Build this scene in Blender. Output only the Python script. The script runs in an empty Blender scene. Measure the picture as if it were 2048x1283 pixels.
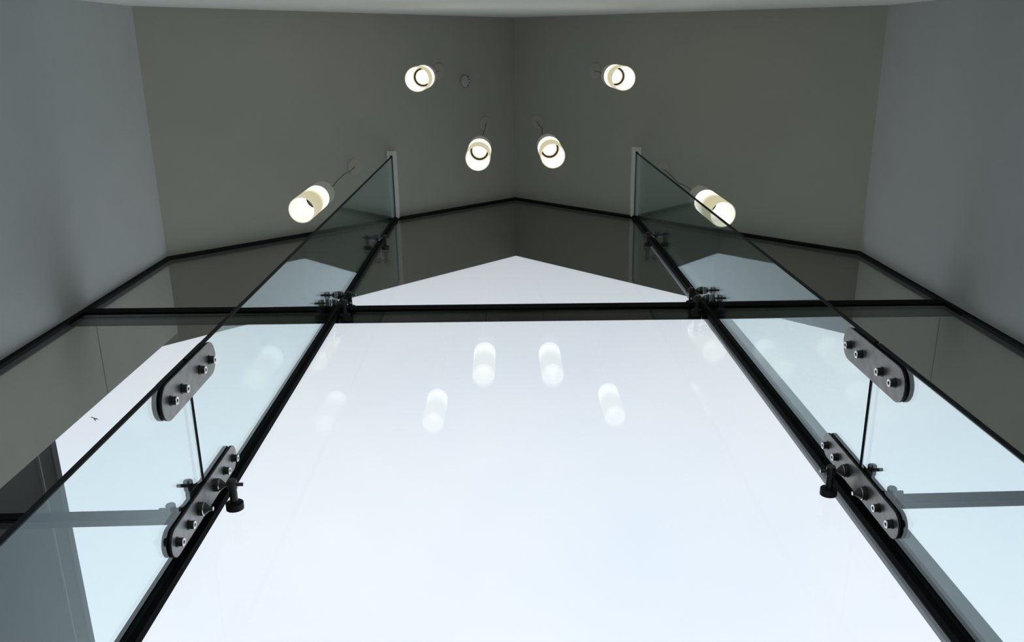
import bpy, bmesh, math, random
from mathutils import Vector, Matrix
random.seed(4)
sc = bpy.context.scene
C = sc.collection
S = 1.5            # one unit of the survey (camera to glass wall) in metres
EYE = 1.5          # camera height above the floor

def W(x, y, z):
    return Vector((x*S, y*S, z*S+EYE))

# ------------------------------------------------------------------ camera
cd = bpy.data.cameras.new('camera'); cam = bpy.data.objects.new('camera', cd); C.objects.link(cam)
r_ = Vector((0.99889883, 0.00199925, -0.0468719)); f_ = Vector((0.04379755, 0.31537952, 0.94795439)).normalized()
r_ = (r_ - f_*r_.dot(f_)).normalized(); u_ = r_.cross(f_)
m = Matrix((r_, u_, -f_)).transposed().to_4x4(); m.translation = Vector((0, 0, EYE))
cam.matrix_world = m
cd.sensor_width = 36; cd.lens = 1737.33/2048*36
cd.shift_x = -67.47/2048; cd.shift_y = 29.69/2048
cd.clip_start = 0.05; cd.clip_end = 500
sc.camera = cam

# ------------------------------------------------------------------ sky, exposure
wd = bpy.data.worlds.new('overcast_sky'); sc.world = wd; wd.use_nodes = True
nt = wd.node_tree; nt.nodes.clear()
out = nt.nodes.new('ShaderNodeOutputWorld'); bg = nt.nodes.new('ShaderNodeBackground')
tc = nt.nodes.new('ShaderNodeTexCoord'); mp = nt.nodes.new('ShaderNodeMapping')
nz = nt.nodes.new('ShaderNodeTexNoise'); cr = nt.nodes.new('ShaderNodeValToRGB')
mp.inputs['Scale'].default_value = (1, 1, 1.5)
nz.inputs['Scale'].default_value = 2.2; nz.inputs['Detail'].default_value = 4; nz.inputs['Roughness'].default_value = .45
cr.color_ramp.elements[0].position = .30; cr.color_ramp.elements[0].color = (.89, .99, 1.11, 1)
cr.color_ramp.elements[1].position = .72; cr.color_ramp.elements[1].color = (1.08, 1.10, 1.13, 1)
nt.links.new(tc.outputs['Generated'], mp.inputs['Vector']); nt.links.new(mp.outputs[0], nz.inputs['Vector'])
nt.links.new(nz.outputs['Fac'], cr.inputs['Fac']); nt.links.new(cr.outputs[0], bg.inputs['Color'])
bg.inputs['Strength'].default_value = 1.0
nt.links.new(bg.outputs[0], out.inputs[0])
sc.view_settings.view_transform = 'Standard'; sc.view_settings.look = 'None'
sc.view_settings.exposure = 0.0; sc.view_settings.gamma = 1; sc.view_settings.use_curve_mapping = False

# ------------------------------------------------------------------ materials
def mat(name, col, rough=.6, metal=0., spec=.5, bump=0., bscale=40., var=0., vscale=3., emit=None, es=0.):
    mt = bpy.data.materials.new(name); mt.use_nodes = True; n = mt.node_tree; b = n.nodes['Principled BSDF']
    b.inputs['Base Color'].default_value = (*col, 1); b.inputs['Roughness'].default_value = rough
    b.inputs['Metallic'].default_value = metal; b.inputs['Specular IOR Level'].default_value = spec
    t = n.nodes.new('ShaderNodeTexCoord')
    if var > 0:
        q = n.nodes.new('ShaderNodeTexNoise'); q.inputs['Scale'].default_value = vscale; q.inputs['Detail'].default_value = 5
        rr = n.nodes.new('ShaderNodeValToRGB')
        rr.color_ramp.elements[0].position = .3; rr.color_ramp.elements[1].position = .7
        rr.color_ramp.elements[0].color = (*[c*(1-var) for c in col], 1); rr.color_ramp.elements[1].color = (*[min(1, c*(1+var)) for c in col], 1)
        n.links.new(t.outputs['Object'], q.inputs['Vector']); n.links.new(q.outputs['Fac'], rr.inputs['Fac']); n.links.new(rr.outputs[0], b.inputs['Base Color'])
    if bump > 0:
        q = n.nodes.new('ShaderNodeTexNoise'); q.inputs['Scale'].default_value = bscale; q.inputs['Detail'].default_value = 4
        bm_ = n.nodes.new('ShaderNodeBump'); bm_.inputs['Strength'].default_value = bump; bm_.inputs['Distance'].default_value = .003
        n.links.new(t.outputs['Object'], q.inputs['Vector']); n.links.new(q.outputs['Fac'], bm_.inputs['Height']); n.links.new(bm_.outputs[0], b.inputs['Normal'])
    if emit: b.inputs['Emission Color'].default_value = (*emit, 1); b.inputs['Emission Strength'].default_value = es
    return mt

def glass(name, tint, f0=.04, refl=(1, 1, 1)):
    # clear sheet: tinted straight-through light plus an angle-dependent mirror reflection, worked out per face
    mt = bpy.data.materials.new(name); mt.use_nodes = True; n = mt.node_tree; n.nodes.clear()
    o = n.nodes.new('ShaderNodeOutputMaterial'); tr = n.nodes.new('ShaderNodeBsdfTransparent'); gl = n.nodes.new('ShaderNodeBsdfGlossy')
    mx = n.nodes.new('ShaderNodeMixShader'); g = n.nodes.new('ShaderNodeNewGeometry')
    d = n.nodes.new('ShaderNodeVectorMath'); d.operation = 'DOT_PRODUCT'
    n.links.new(g.outputs['Normal'], d.inputs[0]); n.links.new(g.outputs['Incoming'], d.inputs[1])
    def M(op, a, b=None):
        k = n.nodes.new('ShaderNodeMath'); k.operation = op
        for i, v in enumerate((a, b)):
            if v is None: continue
            if isinstance(v, (int, float)): k.inputs[i].default_value = v
            else: n.links.new(v, k.inputs[i])
        return k.outputs[0]
    c = M('ABSOLUTE', d.outputs['Value']); c = M('MAXIMUM', M('MINIMUM', M('SUBTRACT', 1.0, c), 1.0), 0.0)
    F = M('ADD', M('MULTIPLY', M('POWER', c, 5.0), 1-f0), f0)
    tr.inputs[0].default_value = (*tint, 1); gl.inputs['Color'].default_value = (*refl, 1); gl.inputs['Roughness'].default_value = 0.0
    n.links.new(F, mx.inputs[0]); n.links.new(tr.outputs[0], mx.inputs[1]); n.links.new(gl.outputs[0], mx.inputs[2]); n.links.new(mx.outputs[0], o.inputs[0])
    return mt

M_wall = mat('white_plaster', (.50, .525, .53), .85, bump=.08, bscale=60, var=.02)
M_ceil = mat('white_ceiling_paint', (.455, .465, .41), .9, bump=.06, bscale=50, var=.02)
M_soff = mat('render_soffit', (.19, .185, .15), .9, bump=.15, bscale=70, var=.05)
M_wing = mat('render_panel', (.33, .33, .275), .9, bump=.25, bscale=45, var=.07, vscale=2.2)
M_floor = mat('stone_floor', (.42, .41, .37), .5, var=.1)
M_ground = mat('paving', (.26, .25, .235), .9, var=.15)
M_black = mat('black_silicone', (.004, .005, .006), .85, spec=.1)
M_frame = mat('black_frame', (.004, .005, .006), .7, spec=.12)
M_frit = mat('black_frit', (.006, .008, .009), .7, spec=.2)
M_fedge = mat('dark_green_glass_edge', (.003, .006, .006), .5, spec=.12)
M_glass = glass('clear_glass', (.985, .992, .994), refl=(.66, .67, .64))
M_fin = glass('green_tint_fin_glass', (.93, .975, .975), refl=(.84, .96, 1.0))
M_steel = mat('brushed_steel', (.36, .36, .355), .42, metal=.9, var=.16, vscale=28, bump=.1, bscale=120)
M_dsteel = mat('dark_steel', (.075, .075, .075), .32, metal=.75)
M_bright = mat('polished_steel_rim', (.85, .85, .84), .18, metal=1.)
M_rub = mat('black_pad', (.01, .01, .01), .6)
M_shoe = mat('white_shoe', (.86, .87, .86), .5)
M_post = mat('grey_painted_steel', (.74, .79, .86), .5, var=.05)
M_slate = mat('slate_cladding', (.007, .0085, .009), .8, spec=.08, var=.15)
M_slate2 = mat('slate_cladding_light', (.016, .017, .021), .7, spec=.1)
M_flash = mat('metal_flashing', (.09, .095, .10), .6, spec=.1)
M_rose = mat('cream_rosette', (.50, .49, .42), .6)
M_cord = mat('dark_cord', (.07, .07, .065), .7)
M_ring = mat('dark_bronze', (.012, .008, .003), .6, spec=.2)
M_bulb = mat('lit_lamp', (1, 1, 1), .3, emit=(1.0, .97, .88), es=4.0)
M_plate = mat('lit_reflector', (.3, .29, .25), .5, emit=(1.0, .94, .70), es=.6)
M_det = mat('detector_plastic', (.50, .50, .47), .5)
M_vent = mat('black_vent', (.02, .02, .02), .8)
M_bird = mat('bird_feathers', (.16, .15, .14), .8)

def shade_mat(name, lo, hi, slo, shi, h):
    mt = bpy.data.materials.new(name); mt.use_nodes = True; n = mt.node_tree; b = n.nodes['Principled BSDF']
    b.inputs['Base Color'].default_value = (.25, .24, .2, 1); b.inputs['Roughness'].default_value = .3
    t = n.nodes.new('ShaderNodeTexCoord'); s = n.nodes.new('ShaderNodeSeparateXYZ'); mr = n.nodes.new('ShaderNodeMapRange')
    r1 = n.nodes.new('ShaderNodeValToRGB')
    mr.inputs['From Min'].default_value = 0; mr.inputs['From Max'].default_value = h
    n.links.new(t.outputs['Object'], s.inputs[0]); n.links.new(s.outputs['Z'], mr.inputs['Value']); n.links.new(mr.outputs[0], r1.inputs['Fac'])
    e = r1.color_ramp.elements; e[0].color = (*[c*slo for c in lo], 1); e[1].color = (*[c*shi for c in hi], 1); e[1].position = .93
    q = r1.color_ramp.elements.new(.45); q.color = (*[c*slo*.95 for c in lo], 1)
    n.links.new(r1.outputs[0], b.inputs['Emission Color']); b.inputs['Emission Strength'].default_value = 1
    return mt
LIT = .325*S
M_sh_out = shade_mat('lit_opal_glass', (1., .92, .58), (1.0, .98, .84), .56, 1.9, LIT)
M_sh_in = shade_mat('lit_opal_glass_inside', (1., .95, .80), (1.0, .98, .85), .72, 1.1, LIT)
mt = bpy.data.materials.new('unlit_opal_glass'); mt.use_nodes = True; n = mt.node_tree; b = n.nodes['Principled BSDF']
b.inputs['Base Color'].default_value = (.75, .73, .66, 1); b.inputs['Roughness'].default_value = .3; b.inputs['Alpha'].default_value = .55
M_sh_top = mt

# ------------------------------------------------------------------ mesh helpers
def link(name, bm, m, parent=None, loc=None, smooth=False, abs_=False):
    bmesh.ops.recalc_face_normals(bm, faces=bm.faces)
    me = bpy.data.meshes.new(name); bm.to_mesh(me); bm.free()
    for x in (m if isinstance(m, (list, tuple)) else [m]): me.materials.append(x)
    if smooth:
        for p in me.polygons: p.use_smooth = True
        try: me.set_sharp_from_angle(angle=math.radians(35))
        except Exception: pass
    o = bpy.data.objects.new(name, me); C.objects.link(o)
    if parent is not None: o.parent = parent
    if loc is not None: o.location = loc
    return o
def empty(name, loc):
    o = bpy.data.objects.new(name, None); C.objects.link(o); o.location = loc; o.empty_display_size = .1
    return o
def tag(o, label=None, cat=None, group=None, kind=None):
    for k, v in (('label', label), ('category', cat), ('group', group), ('kind', kind)):
        if v: o[k] = v
    return o
def box(bm, x0, x1, y0, y1, z0, z1, o=Vector((0, 0, 0)), mi=0):
    v = [bm.verts.new(Vector((x, y, z))-o) for z in (z0, z1) for y in (y0, y1) for x in (x0, x1)]
    for f in ((0, 1, 3, 2), (4, 5, 7, 6), (0, 1, 5, 4), (2, 3, 7, 6), (0, 2, 6, 4), (1, 3, 7, 5)):
        bm.faces.new([v[i] for i in f]).material_index = mi
def prism_y(bm, poly, y0, y1, o=Vector((0, 0, 0)), mi=0):   # poly of (x,z) pushed through y
    a = [bm.verts.new(Vector((x, y0, z))-o) for x, z in poly]; b = [bm.verts.new(Vector((x, y1, z))-o) for x, z in poly]
    bm.faces.new(a).material_index = mi; bm.faces.new(b[::-1]).material_index = mi; k = len(poly)
    for i in range(k): bm.faces.new([a[i], a[(i+1) % k], b[(i+1) % k], b[i]]).material_index = mi
def prism_x(bm, poly, x0, x1, o=Vector((0, 0, 0)), mi=0, side=0):   # poly of (y,z) pushed through x
    a = [bm.verts.new(Vector((x0, y, z))-o) for y, z in poly]; b = [bm.verts.new(Vector((x1, y, z))-o) for y, z in poly]
    bm.faces.new(a).material_index = mi; bm.faces.new(b[::-1]).material_index = mi; k = len(poly)
    for i in range(k): bm.faces.new([a[i], a[(i+1) % k], b[(i+1) % k], b[i]]).material_index = side
def lathe(bm, prof, axis='z', seg=32, mis=None, at=Vector((0, 0, 0))):   # prof: (radius, height)
    rings = []
    for r, h in prof:
        ring = []
        for i in range(seg):
            a = 2*math.pi*i/seg; p = (r*math.cos(a), r*math.sin(a), h)
            if axis == 'x': p = (p[2], p[0], p[1])
            elif axis == 'y': p = (p[0], p[2], p[1])
            ring.append(bm.verts.new(Vector(p)+at))
            if r < 1e-6: break
        rings.append(ring)
    for j in range(len(rings)-1):
        A, B = rings[j], rings[j+1]; mi = mis[j] if mis else 0
        for i in range(seg):
            i2 = (i+1) % seg
            if len(A) == 1 and len(B) == 1: continue
            if len(A) == 1: f = [A[0], B[i], B[i2]]
            elif len(B) == 1: f = [A[i], A[i2], B[0]]
            else: f = [A[i], A[i2], B[i2], B[i]]
            bm.faces.new(f).material_index = mi

# ------------------------------------------------------------------ survey (in units of S)
WL, WR, XL, XR, RX = -1.7067, 1.8163, -.6805, .7995, .0694
ZR, ZEL, ZER = 6.0835, 4.3642, 4.2890
B, O_, YW = -.183, 1.428, 1.400
FZ = -1.0                         # floor
FL, FR = 1-.3763, 1-.3914         # free edges of the fins
ml = (ZR-ZEL)/(RX-WL); mr = (ZER-ZR)/(WR-RX)
def cz(x): return ZR + ((x-RX)*ml if x < RX else (x-RX)*mr)
def X(v): return v*S
def Z(v): return v*S+EYE

# ------------------------------------------------------------------ setting
def gable(y0, y1, xl, xr, t):
    bm = bmesh.new()
    a = [(X(xl), Z(cz(xl))), (X(RX), Z(ZR)), (X(xr), Z(cz(xr))), (X(xr), Z(cz(xr)+t)), (X(RX), Z(ZR+t)), (X(xl), Z(cz(xl)+t))]
    A = [bm.verts.new((x, y0*S, z)) for x, z in a]; Bv = [bm.verts.new((x, y1*S, z)) for x, z in a]
    for q in ((0, 1, 4, 5), (1, 2, 3, 4)): bm.faces.new([A[i] for i in q]); bm.faces.new([Bv[i] for i in q])
    for i in range(6): j = (i+1) % 6; bm.faces.new([A[i], A[j], Bv[j], Bv[i]])
    return bm
tag(link('ceiling', gable(B, 1.018, WL, WR, .15), M_ceil), kind='structure')
# overhang: front edge leans out a little towards the eaves
bm = bmesh.new(); YR, YE = 1.4165, 1.452; xl, xr = WL-.12, WR+.12; t = .15
def yo(x): return YR+(YE-YR)*(abs(x-RX)/1.776)
for side in (-1, 1):
    xe = xl if side < 0 else xr
    pts = [(xe, 1.018), (RX, 1.018), (RX, yo(RX)), (xe, yo(xe))]
    lo = [bm.verts.new(W(x, y, cz(x))) for x, y in pts]; hi = [bm.verts.new(W(x, y, cz(x)+t)) for x, y in pts]
    bm.faces.new(lo); bm.faces.new(hi[::-1])
    for i in range(4):
        if i == 1: continue
        bm.faces.new([lo[i], lo[(i+1) % 4], hi[(i+1) % 4], hi[i]])
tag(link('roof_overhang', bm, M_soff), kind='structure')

def sidewall(name, xi, out, y0, y1, m):
    bm = bmesh.new(); x1 = xi+out*.14
    prism_y(bm, [(X(xi), Z(FZ)), (X(x1), Z(FZ)), (X(x1), Z(cz(x1))), (X(xi), Z(cz(xi)))], y0*S, y1*S)
    return tag(link(name, bm, m), kind='structure')
sidewall('wall_left', WL, -1, B-.1, 1.018, M_wall); sidewall('wall_right', WR, 1, B-.1, 1.018, M_wall)
bm = bmesh.new()
prism_y(bm, [(X(WL), Z(FZ)), (X(WR), Z(FZ)), (X(WR), Z(ZER)), (X(RX), Z(ZR)), (X(WL), Z(ZEL))], (B-.1)*S, B*S)
tag(link('wall_back', bm, mat('lamplit_back_wall_plaster', (.82, .83, .79), .85, bump=.08, bscale=60)), kind='structure')  # wall plaster made paler here: lamplight put into its base colour
bm = bmesh.new(); box(bm, X(WL-.14), X(WR+.14), (B-.1)*S, 1.03*S, Z(FZ)-.15, Z(FZ)); tag(link('floor', bm, M_floor), kind='structure')
bm = bmesh.new(); box(bm, -60, 60, 1.03*S, 90, Z(FZ)-.3, Z(FZ)-.05); tag(link('ground', bm, M_ground), kind='structure')

# wing walls outside the glass: two rendered panels each, with an open joint between
for xi, out, zj in ((WL, -1, 3.522), (WR, 1, 3.408)):
    w = empty('wing_wall', W(xi, 1.2, FZ)); tag(w, kind='structure'); o = W(xi, 1.2, FZ); x1 = xi+out*.14
    g = .0035
    bm = bmesh.new(); prism_y(bm, [(X(xi), Z(FZ)), (X(x1), Z(FZ)), (X(x1), Z(zj-g)), (X(xi), Z(zj-g))], 1.018*S, YW*S, o); link('panel', bm, M_wing, w)
    bm = bmesh.new(); prism_y(bm, [(X(xi), Z(zj+g)), (X(x1), Z(zj+g)), (X(x1), Z(cz(x1))), (X(xi), Z(cz(xi)))], 1.018*S, YW*S, o); link('panel', bm, M_wing, w)
    bm = bmesh.new(); box(bm, X(xi)+out*.012, X(x1), 1.018*S, (YW-.01)*S, Z(zj-g), Z(zj+g), o); link('joint', bm, M_rub, w)

# ------------------------------------------------------------------ glass front
GY0, GY1 = 1.004, 1.012
win = empty('window_1', W(RX, GY0, FZ)); tag(win, kind='structure'); o = W(RX, GY0, FZ)
def pane(poly):
    bm = bmesh.new(); prism_y(bm, [(X(x), Z(z)) for x, z in poly], GY0*S, GY1*S, o); return link('pane', bm, M_glass, win)
e = .012; g = .004; ZT = 3.335; ZL_ = 1.772
c = lambda x: cz(x)-.008
pane([(WL+e, ZT+g), (XL-g, ZT+g), (XL-g, c(XL)), (WL+e, c(WL+e))])
pane([(XL+g, ZT+g), (XR-g, ZT+g), (XR-g, c(XR)), (RX, c(RX)), (XL+g, c(XL+g))])
pane([(XR+g, ZT+g), (WR-e, ZT+g), (WR-e, c(WR-e)), (XR+g, c(XR+g))])
pane([(WL+e, ZL_+g), (XL-g, ZL_+g), (XL-g, ZT-g), (WL+e, ZT-g)])
pane([(XL+g, FZ+.02), (XR-g, FZ+.02), (XR-g, ZT-g), (XL+g, ZT-g)])
pane([(XR+g, ZL_+g), (WR-e, ZL_+g), (WR-e, ZT-g), (XR+g, ZT-g)])
pane([(WL+e, FZ+.02), (XL-g, FZ+.02), (XL-g, ZL_-g), (WL+e, ZL_-g)])
pane([(XR+g, FZ+.02), (WR-e, FZ+.02), (WR-e, ZL_-g), (XR+g, ZL_-g)])
# black perimeter frame, one profile per side
fw = .024; fh = .040
def frame(poly, y0=.997, y1=1.032, m=M_frame, name='frame'):
    bm = bmesh.new(); prism_y(bm, [(X(x), Z(z)) for x, z in poly], y0*S, y1*S, o); return link(name, bm, m, win)
frame([(WL, FZ), (WL+fw, FZ), (WL+fw, cz(WL+fw)), (WL, cz(WL))])
frame([(WR-fw, FZ), (WR, FZ), (WR, cz(WR)), (WR-fw, cz(WR-fw))])
frame([(WL+fw, cz(WL+fw)-fh*1.3), (RX, ZR-fh*1.3), (RX, ZR), (WL+fw, cz(WL+fw))])
frame([(RX, ZR-fh*1.3), (WR-fw, cz(WR-fw)-fh*1.3), (WR-fw, cz(WR-fw)), (RX, ZR)])
frame([(WL+fw, FZ), (WR-fw, FZ), (WR-fw, FZ+.03), (WL+fw, FZ+.03)])
# horizontal bands: opaque band behind the glass and dark strip over the pane joint
def hband(x0, x1, z00, z01, z10, z11, y0, y1, m, name):   # z at the left end, z at the right end (lower, upper)
    bm = bmesh.new(); prism_y(bm, [(X(x0), Z(z00)), (X(x1), Z(z10)), (X(x1), Z(z11)), (X(x0), Z(z01))], y0*S, y1*S, o); return link(name, bm, m, win)
TLl, TRl = 3.452, 3.400
hband(WL+fw, WR-fw, TLl*1.0125-.225, TLl*1.0125, TRl*1.0125-.225, TRl*1.0125, GY1+.0002, GY1+.006, M_frit, 'transom')
hband(WL+fw, WR-fw, TLl-.062, TLl, TRl-.062, TRl, .9995, GY0-.0002, M_black, 'seal')
for x0, x1, zt in ((WL+fw, XL-.017, 1.796), (XR+.017, WR-fw, 1.783)):
    hband(x0, x1, zt*1.0125-.060, zt*1.0125, zt*1.0125-.060, zt*1.0125, GY1+.0002, GY1+.006, M_frit, 'transom')
    hband(x0, x1, zt-.028, zt, zt-.028, zt, .9995, GY0-.0002, M_black, 'seal')
for xc in (XL, XR):
    frame([(xc-.0185, FZ), (xc+.0185, FZ), (xc+.0185, cz(xc)-.04), (xc-.0185, cz(xc)-.04)], .988, GY0-.0003, M_black, 'seal')
    frame([(xc-.012, FZ), (xc+.012, FZ), (xc+.012, cz(xc)-.04), (xc-.012, cz(xc)-.04)], GY1+.0003, GY1+.004, M_frame, 'cover_strip')

# ------------------------------------------------------------------ neighbour, post, bird
nb = empty('neighbouring_building', W(-5.2, 4.6, FZ)); o = W(-5.2, 4.6, FZ)
tag(nb, 'dark slate building outside beyond the left wing wall', 'building')
NX = -4.0; NZ = 1.785*4.0
bm = bmesh.new(); box(bm, X(-7), X(NX), 1.6*S, 7.6*S, Z(FZ)-.05, Z(NZ-.30), o); link('wall', bm, M_slate, nb)
bm = bmesh.new(); box(bm, X(-7), X(NX)+.03, 1.6*S, 7.6*S, Z(NZ-.30), Z(NZ-.285), o); link('flashing', bm, M_flash, nb)
bm = bmesh.new(); box(bm, X(-7), X(NX)+.01, 1.6*S, 7.6*S, Z(NZ-.285), Z(NZ-.09), o); link('fascia', bm, M_slate, nb)
bm = bmesh.new(); box(bm, X(-7), X(NX)+.04, 1.6*S, 7.6*S, Z(NZ-.09), Z(NZ-.012), o); link('coping', bm, M_slate2, nb)

po = empty('steel_post', W(.953, 1.167, FZ)); o = W(.953, 1.167, FZ)
tag(po, 'flat grey steel post rising to the soffit outside the right glass joint', 'post')
bm = bmesh.new()
x0, x1 = .889, 1.006
vs = [(x0, cz(x0)), (x1, cz(x1))]
prism_y(bm, [(X(x0), Z(FZ)), (X(x1), Z(FZ)), (X(x1), Z(cz(x1)-.004)), (X(x0), Z(cz(x0)-.004))], 1.160*S, 1.173*S, o)
link('shaft', bm, M_post, po)
bm = bmesh.new(); box(bm, X(x0-.03), X(x1+.03), 1.13*S, 1.20*S, Z(FZ)-.05, Z(FZ)-.03, o); link('base_plate', bm, M_post, po)

def pray(u, v):
    a = (u-1024-67.47)/1737.33; b_ = (v-641.5-29.69)/1737.33
    return (r_*a - u_*b_ + f_).normalized()
bp = Vector((0, 0, EYE)) + pray(189, 837)*26
bird = empty('bird', bp); tag(bird, 'small grey bird gliding high in the sky past the left wing wall', 'bird')
bm = bmesh.new(); lathe(bm, [(0, -.07), (.012, -.055), (.02, -.01), (.016, .03), (.006, .07), (.012, .105), (0, .107)], 'y', 10); link('body', bm, M_bird, bird, smooth=True)
for s in (-1, 1):
    bm = bmesh.new()
    P = [(.01*s, -.02, .0), (.06*s, -.045, .012), (.125*s, .0, .0), (.06*s, .012, .012), (.01*s, .03, .0)]
    a = [bm.verts.new(p) for p in P]; b2 = [bm.verts.new((p[0], p[1], p[2]+.005)) for p in P]
    bm.faces.new(a); bm.faces.new(b2[::-1])
    for i in range(5): bm.faces.new([a[i], a[(i+1) % 5], b2[(i+1) % 5], b2[i]])
    link('wing', bm, M_bird, bird)
bird.rotation_euler = (math.radians(35), math.radians(10), math.radians(15))

# ------------------------------------------------------------------ glass fins with splice plates
FT = .0045; PT = .0104; ZS = {-1: 1.752, 1: 1.743}
def stadium(cy, c_z, hw, hl, n=10):
    pts = []
    for i in range(n+1): a = math.pi*i/n; pts.append((cy+hw*math.cos(a), c_z+(hl-hw)+hw*math.sin(a)))
    for i in range(n+1): a = math.pi+math.pi*i/n; pts.append((cy+hw*math.cos(a), c_z-(hl-hw)+hw*math.sin(a)))
    return [(y*S, z*S+EYE) for y, z in pts]
def bolt_bm(r, h, s):   # socket-head bolt, axis x, side s
    bm = bmesh.new(); k = S
    lathe(bm, [(r*1.25*k, 0), (r*1.25*k, .0015*k), (r*k, .0015*k), (r*k, (h-.0012)*k), (r*.9*k, h*k), (r*.55*k, h*k), (r*.45*k, (h-.001)*k), (r*.45*k, (h-.006)*k), (0, (h-.006)*k)],
          'x', 20, mis=[0, 0, 0, 1, 1, 1, 2, 2])
    if s < 0:
        for v in bm.verts: v.co.x *= -1
    return bm
bolt_me = {}
def add_bolt(parent, loc, s, r=.0088, h=.0135):
    key = (s, r, h)
    if key not in bolt_me:
        ob = link('bolt', bolt_bm(r, h, s), [M_dsteel, M_bright, M_vent], parent, loc, smooth=True); bolt_me[key] = ob.data
    else:
        ob = bpy.data.objects.new('bolt', bolt_me[key]); C.objects.link(ob); ob.parent = parent; ob.location = loc
    return ob
for side, xc, ff in ((-1, XL, FL), (1, XR, FR)):
    o = W(xc, ff, FZ); fin = empty('glass_fin', o); zs = ZS[side]; nm = 'left' if side < 0 else 'right'
    tag(fin, 'tall clear glass fin standing on the %s joint of the glass wall' % nm, 'glass fin', 'glass fins bracing the glass wall')
    a, b2 = xc-FT, xc+FT
    def finpanel(z0, z1a, z1b):
        bm = bmesh.new()
        lo = [bm.verts.new(W(x, y, z0)-o) for x, y in ((a, ff), (b2, ff), (b2, .987), (a, .987))]
        hi = [bm.verts.new(W(x, y, z)-o) for x, y, z in ((a, ff, z1a), (b2, ff, z1b), (b2, .987, z1b), (a, .987, z1a))]
        bm.faces.new(lo).material_index = 0; bm.faces.new(hi).material_index = 0
        for i in range(4):
            f = bm.faces.new([lo[i], lo[(i+1) % 4], hi[(i+1) % 4], hi[i]]); f.material_index = 0 if i in (1, 3) else 1
        return bm
    link('upper_glass', finpanel(zs+.0055, cz(a)-.004, cz(b2)-.004), [M_fin, M_fedge], fin)
    link('lower_glass', finpanel(FZ+.001, zs-.0055, zs-.0055), [M_fin, M_fedge], fin)
    for xa, xb in (((X(b2)-.0025, X(b2)+.0004),) if side < 0 else ((X(a)-.0004, X(a)+.0025),)):
        bm = bmesh.new(); box(bm, xa, xb, (ff+.001)*S, .986*S, Z(zs-.0055), Z(zs+.0055), o); link('joint_seal', bm, M_black, fin)
    for z0, z1 in ((FZ+.001, zs-.0055), (zs+.0055, cz(xc)-.03)):
        bm = bmesh.new(); box(bm, X(xc-.0051), X(xc+.0051), (ff-.001)*S, (ff+.002)*S, Z(z0), Z(z1), o); link('edge_trim', bm, M_fedge, fin)
    # white ceiling shoe : two rails and an end piece
    sh = .026; dp = .034; ys = ff-.033
    for x0, x1, y0, y1 in ((xc-sh, xc-FT-.004, ys, .995), (xc+FT+.004, xc+sh, ys, .995), (xc-FT-.003, xc+FT+.003, ys, ff-.008)):
        bm = bmesh.new()
        prism_y(bm, [(X(x0), Z(cz(xc)-dp)), (X(x1), Z(cz(xc)-dp)), (X(x1), Z(cz(x1)-.0005)), (X(x0), Z(cz(x0)-.0005))], y0*S, y1*S, o)
        link('ceiling_shoe', bm, M_shoe, fin)
    upy = .6645 if side < 0 else .6525
    for s in (-1, 1):
        for cy, hw, hl, bz in ((upy, .0385, .163, (-.119, -.055, .055, .119)), (.9425 if side < 0 else .9395, .0315, .218, (-.188, -.122, .122, .188))):
            cen = W(xc+s*PT, cy, zs)-o
            bm = bmesh.new(); oo = W(xc+s*PT, cy, zs)
            prism_x(bm, stadium(cy, zs-.004, hw, hl), X(xc+s*.0086), X(xc+s*PT), oo)
            pl = link('splice_plate', bm, M_steel, fin, cen, smooth=False)
            bv = pl.modifiers.new('bevel', 'BEVEL'); bv.width = .0012; bv.segments = 1; bv.limit_method = 'ANGLE'; bv.angle_limit = math.radians(60)
            bm = bmesh.new(); prism_x(bm, stadium(cy, zs-.004, hw-.0003, hl-.0003), X(xc+s*FT), X(xc+s*.0086), oo); link('pad', bm, M_rub, pl)
            for z in bz: add_bolt(pl, Vector((0, 0, (z-.004)*S)), s, .0088, .0135 if s == -side else .0045)

# ------------------------------------------------------------------ spider fittings
def spider(xc, z, arms, label, base=PT):
    y = .9425; root = empty('spider_fitting', W(xc, y, z)); k = S
    tag(root, label, 'glass fitting', 'spider fittings holding the glass')
    for s in (-1, 1):
        bm = bmesh.new(); b = base
        pr = [(.0150, b), (.0150, b+.011), (.0135, b+.012), (.0135, b+.0125), (.0050, b+.023), (.0045, b+.030 if s not in arms else b+.024), (0, b+.030 if s not in arms else b+.024)]
        lathe(bm, [(r*k, h*k*s) for r, h in pr], 'x', 22, mis=[0, 1, 1, 0, 0, 1])
        lathe(bm, [(0, s*FT*k), (.0165*k, s*FT*k), (.0165*k, s*b*k), (.012*k, s*b*k)], 'x', 22, mis=[0, 0, 0])
        link('hub_bolt', bm, [M_dsteel, M_bright], root, smooth=True)
        if s not in arms: continue
        ax = .049*s
        bm = bmesh.new(); lathe(bm, [(0, s*(b+.016)*k), (.0042*k, s*(b+.016)*k), (.0042*k, s*.073*k), (.0037*k, s*.0745*k), (0, s*.0745*k)], 'x', 14, mis=[0, 0, 0, 1]); link('arm', bm, [M_dsteel, M_bright], root, smooth=True)
        bm = bmesh.new()
        lathe(bm, [(0, -.0135*k), (.0085*k, -.0135*k), (.0105*k, -.011*k), (.0105*k, .010*k), (.0088*k, .012*k), (.0088*k, .045*k)], 'y', 22, at=Vector((ax*k, 0, 0)))
        so = link('stand_off', bm, [M_dsteel, M_bright], root, smooth=True)
        bm = bmesh.new()
        lathe(bm, [(.007*k, .0435*k), (.0150*k, .0435*k), (.0150*k, .0455*k), (.0190*k, .0455*k), (.0198*k, .0465*k), (.0198*k, .0612*k), (0, .0612*k)], 'y', 26, at=Vector((ax*k, 0, 0)))
        link('glass_disc', bm, M_rub, root, smooth=True)
    return root
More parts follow.
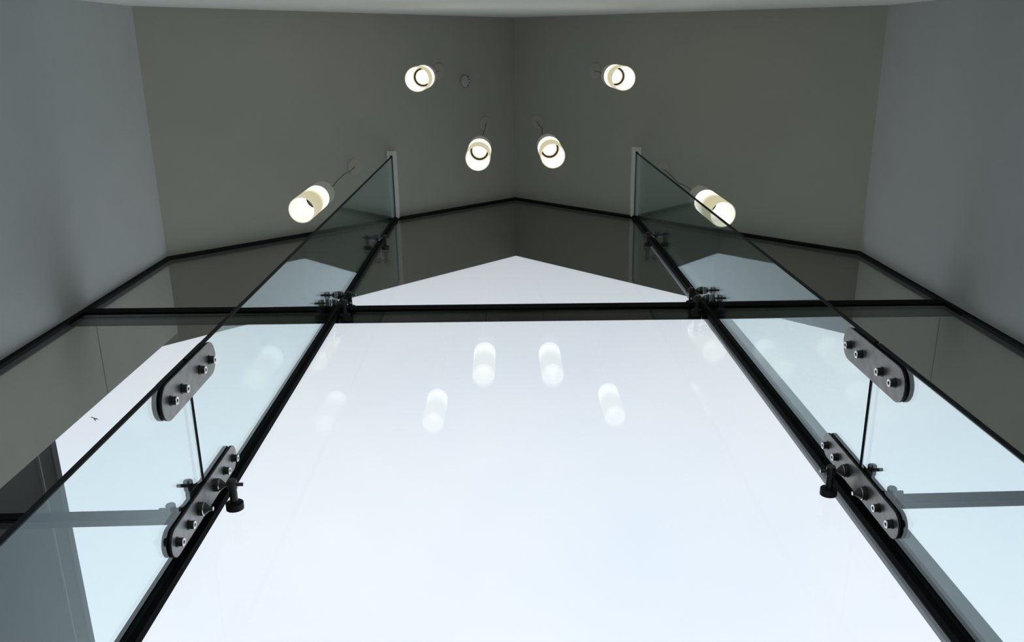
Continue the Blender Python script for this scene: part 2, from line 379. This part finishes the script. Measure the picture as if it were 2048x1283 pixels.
for side, xc in ((-1, XL), (1, XR)):
    n = 'left' if side < 0 else 'right'
    zt = 3.395 if side < 0 else 3.385
    spider(xc, 4.50, (-1, 1), 'small two-armed steel fitting alone near the top of the %s fin, under the soffit' % n, FT+.003)
    spider(xc, zt, (-1, 1), 'two-armed dark steel fitting on the %s fin, upper of the pair at the black transom' % n, FT+.003)
    spider(xc, zt-.118, (-1, 1), 'two-armed dark steel fitting on the %s fin, lower of the pair at the black transom' % n, FT+.003)
    spider(xc, 1.800 if side < 0 else 1.797, (-1, 1), 'large two-armed steel fitting through the lower splice plate of the %s fin' % n)
    spider(xc, 1.692 if side < 0 else 1.688, (side,), 'one-armed steel fitting on the %s fin, just below the large two-armed one' % n)

# ------------------------------------------------------------------ pendants
def pendant(x, y, zb, dy, label):
    R = .0565*S; h1 = LIT; h2 = .475*S; zc = Z(cz(x)); base = Vector((X(x), y*S, Z(zb)))
    root = empty('pendant_lamp', base); tag(root, label, 'pendant lamp', 'pendant lamps under the ceiling')
    t = .006
    bm = bmesh.new(); lathe(bm, [(R-t, h1), (R-t, 0.002), (R-t/2, 0), (R, 0.002), (R, h1*.33), (R, h1*.66), (R, h1), (R-t, h1)], 'z', 48, mis=[1, 1, 0, 0, 0, 0, 0])
    link('shade', bm, [M_sh_out, M_sh_in], root, smooth=True)
    bm = bmesh.new(); lathe(bm, [(R, h1+.001), (R, h2-.02), (R-.008, h2-.005), (R-.02, h2), (0, h2)], 'z', 48); link('shade_top', bm, M_sh_top, root, smooth=True)
    bm = bmesh.new(); lathe(bm, [(0, h1-.004), (R-t-.001, h1-.004), (R-t-.001, h1), (0, h1)], 'z', 40); link('lamp_plate', bm, M_plate, root)
    bm = bmesh.new(); a = R*.79; i_ = a-R*.15
    lathe(bm, [(a, h1-.005), (a, h1-.035), (a-.001, h1-.038), (i_+.001, h1-.038), (i_, h1-.035), (i_, h1-.006)], 'z', 36); link('lamp_ring', bm, M_ring, root, smooth=True)
    bm = bmesh.new(); b_ = R*.50
    lathe(bm, [(0, h1-.046), (b_*.5, h1-.044), (b_*.85, h1-.037), (b_, h1-.026), (b_, h1-.006)], 'z', 28); link('bulb', bm, M_bulb, root, smooth=True)
    # cord, gently wavy, one end in the rosette
    L = zc-base.z; bm = bmesh.new(); pts = []
    for i in range(15):
        q = i/14; w = math.sin(q*math.pi)*.010*(1+.5*math.sin(q*9+dy*3))
        pts.append(Vector((w*math.sin(q*7+dy), w*math.cos(q*6+dy*2), h2+(L-.03-h2)*q)))
    prev = None
    for p in pts:
        ring = [bm.verts.new(p+Vector((.0032*math.cos(a_), .0032*math.sin(a_), 0))) for a_ in [2*math.pi*k/8 for k in range(8)]]
        if prev:
            for k in range(8): bm.faces.new([prev[k], prev[(k+1) % 8], ring[(k+1) % 8], ring[k]])
        prev = ring
    link('cord', bm, M_cord, root, smooth=True)
    bm = bmesh.new(); rr = .048*S
    lathe(bm, [(0, -.026), (.010, -.026), (.012, -.016), (rr-.006, -.012), (rr, -.006), (rr, .0), (0, .0)], 'z', 40)
    rs = link('rosette', bm, M_rose, root, Vector((0, 0, L-.001)), smooth=True)
    rs.rotation_euler = (0, -math.atan(ml) if x < RX else math.atan(-mr), 0)
    return root
PL = [(-.877, .664, 3.765, 0., 'opal glass pendant lamp hanging left of the left fin, nearest the left wall'),
      (.943, .692, 3.709, 1.2, 'opal glass pendant lamp crossed by the edge of the right fin'),
      (-.122, .480, 4.011, 2.1, 'lit pendant lamp just left of the ridge, between the two fins'),
      (.220, .472, 4.015, 3.0, 'lit pendant lamp just right of the ridge, between the two fins'),
      (-.399, .141, 4.213, 4.2, 'lit pendant lamp beside the smoke detector, near the back wall'),
      (.566, .141, 4.247, 5.1, 'lit pendant lamp right of the ridge, nearest the back wall on that side')]
for a in PL: pendant(*a)

# ------------------------------------------------------------------ smoke detector
dx, dy = -.2504, .2048
sd = empty('smoke_detector', W(dx, dy, cz(dx))); tag(sd, 'round pale smoke detector on the ceiling between two pendant rosettes', 'smoke detector')
bm = bmesh.new(); R = .042*S
lathe(bm, [(0, -.012), (R, -.012), (R, 0), (0, 0)], 'z', 40); link('base', bm, M_det, sd, smooth=True)
bm = bmesh.new(); lathe(bm, [(R*.9, -.014), (R*.93, -.014), (R*.93, -.012), (R*.9, -.012)], 'z', 40); link('seam', bm, M_vent, sd)
bm = bmesh.new(); lathe(bm, [(0, -.042), (R*.55, -.040), (R*.78, -.030), (R*.86, -.012)], 'z', 40); link('cover', bm, M_det, sd, smooth=True)
for a in (-60, -22, 22, 60):
    bm = bmesh.new(); q = math.radians(a); lathe(bm, [(0, -.0425), (.0052, -.0425), (.0052, -.030), (0, -.030)], 'z', 10, at=Vector((R*.50*math.cos(q), R*.72*math.sin(q), 0)))
    link('vent', bm, M_vent, sd)
sd.rotation_euler = (0, -math.atan(ml), 0)
